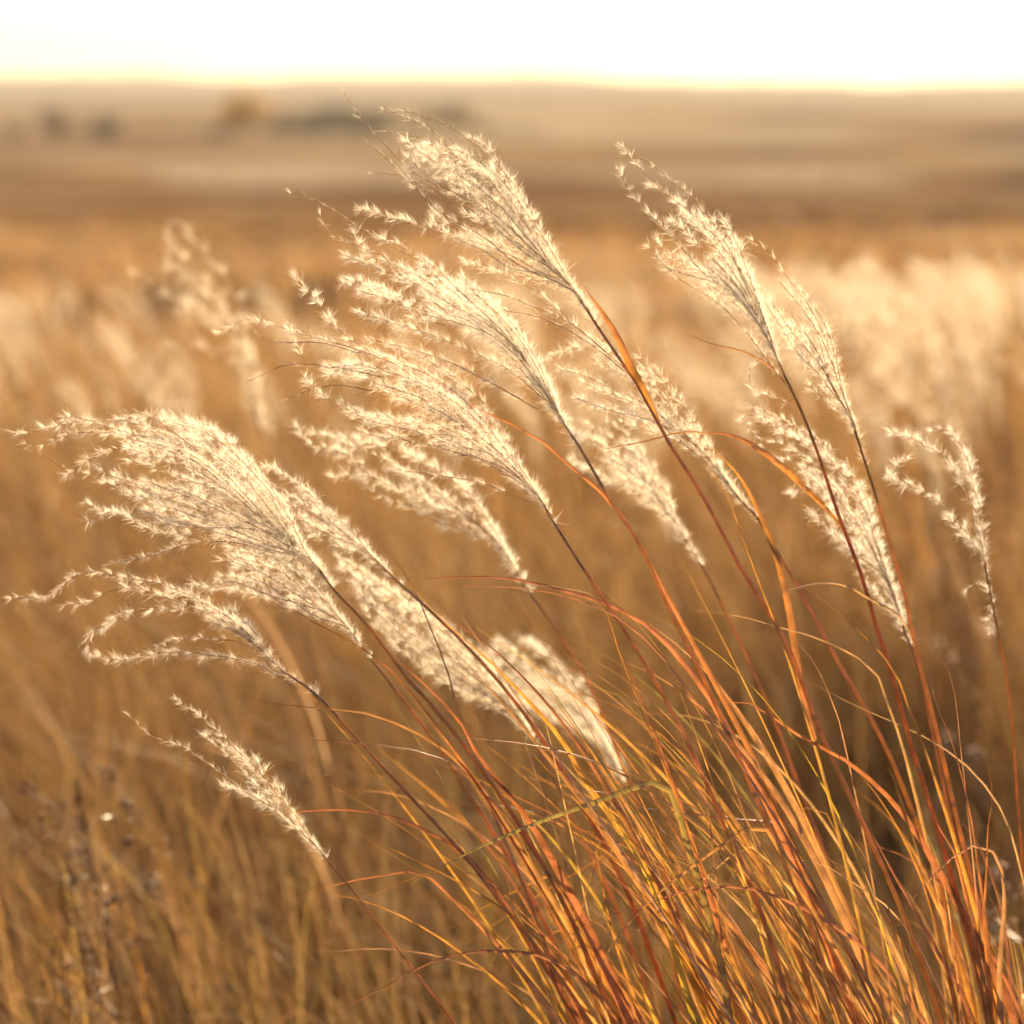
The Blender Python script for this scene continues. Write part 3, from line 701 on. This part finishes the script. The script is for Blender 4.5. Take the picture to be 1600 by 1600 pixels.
far_at(298, 340, 3.2, 'tall blurred plume standing alone above the meadow grass behind the largest plume', rot=.1)
far_at(245, 535, 4.1, 'blurred plume just below the tall lone one in the meadow', rot=.2)
far_at(345, 660, 4.0, 'blurred plume peeking over the back of the largest arching plume')
far_at(1000, 690, 4.2, 'blurred plume seen between the tallest stem and the loose plume behind it')
gR = 'bright blurred plumes of the meadow behind the slim pair'
for k in range(110):
    Y = rng.uniform(4.2, 8.0); px_ = rng.uniform(1060, 1760)
    top = 130 + (CAM_H - rng.uniform(.86, 1.16)) / Y / PXA
    far_at(px_, max(top, 395), Y, 'bright cream plume out of focus in the meadow behind the slim pair', gR, rng.normal() * .5)
gL = 'pale blurred plumes of the meadow behind the largest plume'
for k in range(60):
    Y = rng.uniform(5.2, 9.0); px_ = rng.uniform(-160, 760)
    top = 130 + (CAM_H - rng.uniform(.66, .95)) / Y / PXA
    far_at(px_, max(top, 430), Y, 'pale tan plume out of focus in the meadow behind the largest plume', gL, rng.normal() * .5)
gM = 'blurred plumes of the meadow behind the middle of the clump'
for k in range(40):
    Y = rng.uniform(4.8, 8.5); px_ = rng.uniform(700, 1100)
    top = 130 + (CAM_H - rng.uniform(.75, 1.0)) / Y / PXA
    far_at(px_, max(top, 430), Y, 'soft cream plume out of focus in the meadow behind the tallest stalks', gM, rng.normal() * .5)

# ------------------------------------------------------------------ dry tufts and weeds low down beside the clump
def tuft(px_, Y, label, n, h, cols, group=None, wd=.0032):
    b = P(px_, 1500, Y); root = empty('dry_grass_tuft', (b[0], Y, 0)); tag(root, label, 'grass tuft', group)
    for k in range(n):
        a = rng.uniform(0, 6.28); s = rng.random() * .22; hh = h * rng.uniform(.55, 1.1)
        p0 = np.array([b[0] + rng.normal() * .03, Y + rng.normal() * .03, -.01])
        d = np.array([math.cos(a) * s * .8 - .12, math.sin(a) * s * .8, 0]) * hh / .55
        dr = rng.uniform(0, .22) * hh
        q = np.array([p0, p0 + d*.2 + [0, 0, hh*.4], p0 + d*.55 + [0, 0, hh*.78], p0 + d + [0, 0, hh - dr*.4], p0 + d*1.2 + [0, 0, hh - dr]])
        link('blade', blade_mesh(q[::-1], wd * rng.uniform(.45, 1.15), rng.choice(cols), rng.choice(cols)), root)
TL = 'dry tan tuft of thin bent blades in the rough grass beside the small slender plume'
for px_, Y, n, h in [(40, 2.35, 22, .56), (150, 2.5, 24, .60), (290, 2.6, 20, .56), (420, 2.4, 18, .44), (560, 2.55, 18, .50), (700, 2.7, 18, .50), (90, 2.9, 20, .74), (360, 3.0, 20, .68), (-40, 2.6, 20, .7), (480, 2.9, 18, .62), (230, 2.35, 16, .42), (620, 2.4, 14, .40), (60, 2.28, 18, .46), (330, 2.3, 18, .40), (180, 2.7, 20, .62), (500, 2.32, 14, .36), (0, 2.45, 20, .60)]:
    tuft(px_, Y, TL, n, h, ['straw', 'tan', 'tan', 'brown', 'mauve', 'amber', 'green'], 'dry tufts beside the clump', .0027)
tuft(235, 2.7, 'forked bright orange grass shoot in the rough grass', 4, .66, ['orange'], wd=.0055)
tuft(215, 2.6, 'short yellow green shoot low in the rough grass', 3, .52, ['green', 'yellow'], wd=.006)
tuft(1640, 2.5, 'low brown tuft of broken blades past the thin upright clump', 18, .5, ['brown', 'tan', 'mauve'])
tuft(1470, 2.7, 'low dark tuft behind the thin upright clump', 16, .5, ['brown', 'tan', 'amber'])

def weed(px_, py_, Y, label, n, rad, shiny=False, col=(.20, .10, .05)):
    top = P(px_, py_, Y); base = np.array([top[0] + .05, Y, 0])
    root = empty('dried_weed', base); tag(root, label, 'weed')
    m = MB(); sp = smooth([base - [0, 0, .01], (base + top)/2 + [.02, 0, 0], top], 12); tube(m, sp, np.linspace(.003, .0015, 12), (.22, .12, .07, .05), 6)
    st = m.build('stem', M_STEM, root)
    for k in range(n):
        u = rng.uniform(.55, 1.0); q = sp[0] * (1-u) + sp[-1] * u + (sp[int(u*11)] - (sp[0]*(1-u) + sp[-1]*u))
        d = unit(rng.normal(size=3) * [1, 1, .6] + [-.2, 0, .5]); e = q + d * rad * rng.uniform(.4, 1.1)
        m = MB(); tube(m, smooth([q, (q+e)/2 + [0, 0, .006], e], 5), np.linspace(.0009, .0005, 5), (.24, .13, .07, .05), 4)
        br = m.build('branch', M_STEM, root)
        m = MB()
        for i in range(9):
            c = e + rng.normal(size=3) * .009; s = rng.uniform(.0018, .0042)
            dirs = np.array([[1,0,0],[-1,0,0],[0,1,0],[0,-1,0],[0,0,1.4],[0,0,-1.2]]) * s
            cc = np.array(col) * rng.uniform(.6, 1.9)
            m.add(c + dirs @ np.linalg.qr(rng.normal(size=(3, 3)))[0], (*cc, .25), f3=[(0,2,4),(2,1,4),(1,3,4),(3,0,4),(2,0,5),(1,2,5),(3,1,5),(0,3,5)])
        m.build('seed_head', M_LEAF if shiny else M_FIELD, br, False)['kind'] = 'stuff'
weed(120, 1215, 2.65, 'dried brown weed with clustered crumbly seed heads in the rough grass', 34, .085)
weed(1500, 930, 3.6, 'added dried weed with small shiny husks for bright glints behind the slim pair of plumes', 12, .16, True, col=(.5, .36, .22))  # added weed, its glossy husks supply the blurred bright spots
weed(1580, 1330, 2.6, 'low dried weed with pale husks past the thin upright clump', 26, .10, col=(.36, .24, .15))

# ------------------------------------------------------------------ haze: even, pale air over the whole plain
def haze():
    hx = 7200.0
    v = [(-hx, -hx, -14), (hx, -hx, -14), (hx, hx, -14), (-hx, hx, -14), (-hx, -hx, 26), (hx, -hx, 26), (hx, hx, 26), (-hx, hx, 26)]
    f = [(0, 3, 2, 1), (4, 5, 6, 7), (0, 1, 5, 4), (1, 2, 6, 5), (2, 3, 7, 6), (3, 0, 4, 7)]
    me = bpy.data.meshes.new('haze'); me.from_pydata(v, [], f); me.update()
    m = bpy.data.materials.new('haze_air'); m.use_nodes = True; n = m.node_tree.nodes; n.clear()
    out = n.new('ShaderNodeOutputMaterial'); pv = n.new('ShaderNodeVolumePrincipled')
    pv.inputs['Color'].default_value = (1.0, .90, .78, 1); pv.inputs['Density'].default_value = .00014; pv.inputs['Anisotropy'].default_value = .35
    m.node_tree.links.new(pv.outputs[0], out.inputs['Volume']); me.materials.append(m)
    tag(link('haze', me), 'thin pale evening haze lying over the plain', 'haze', kind='stuff')
haze()
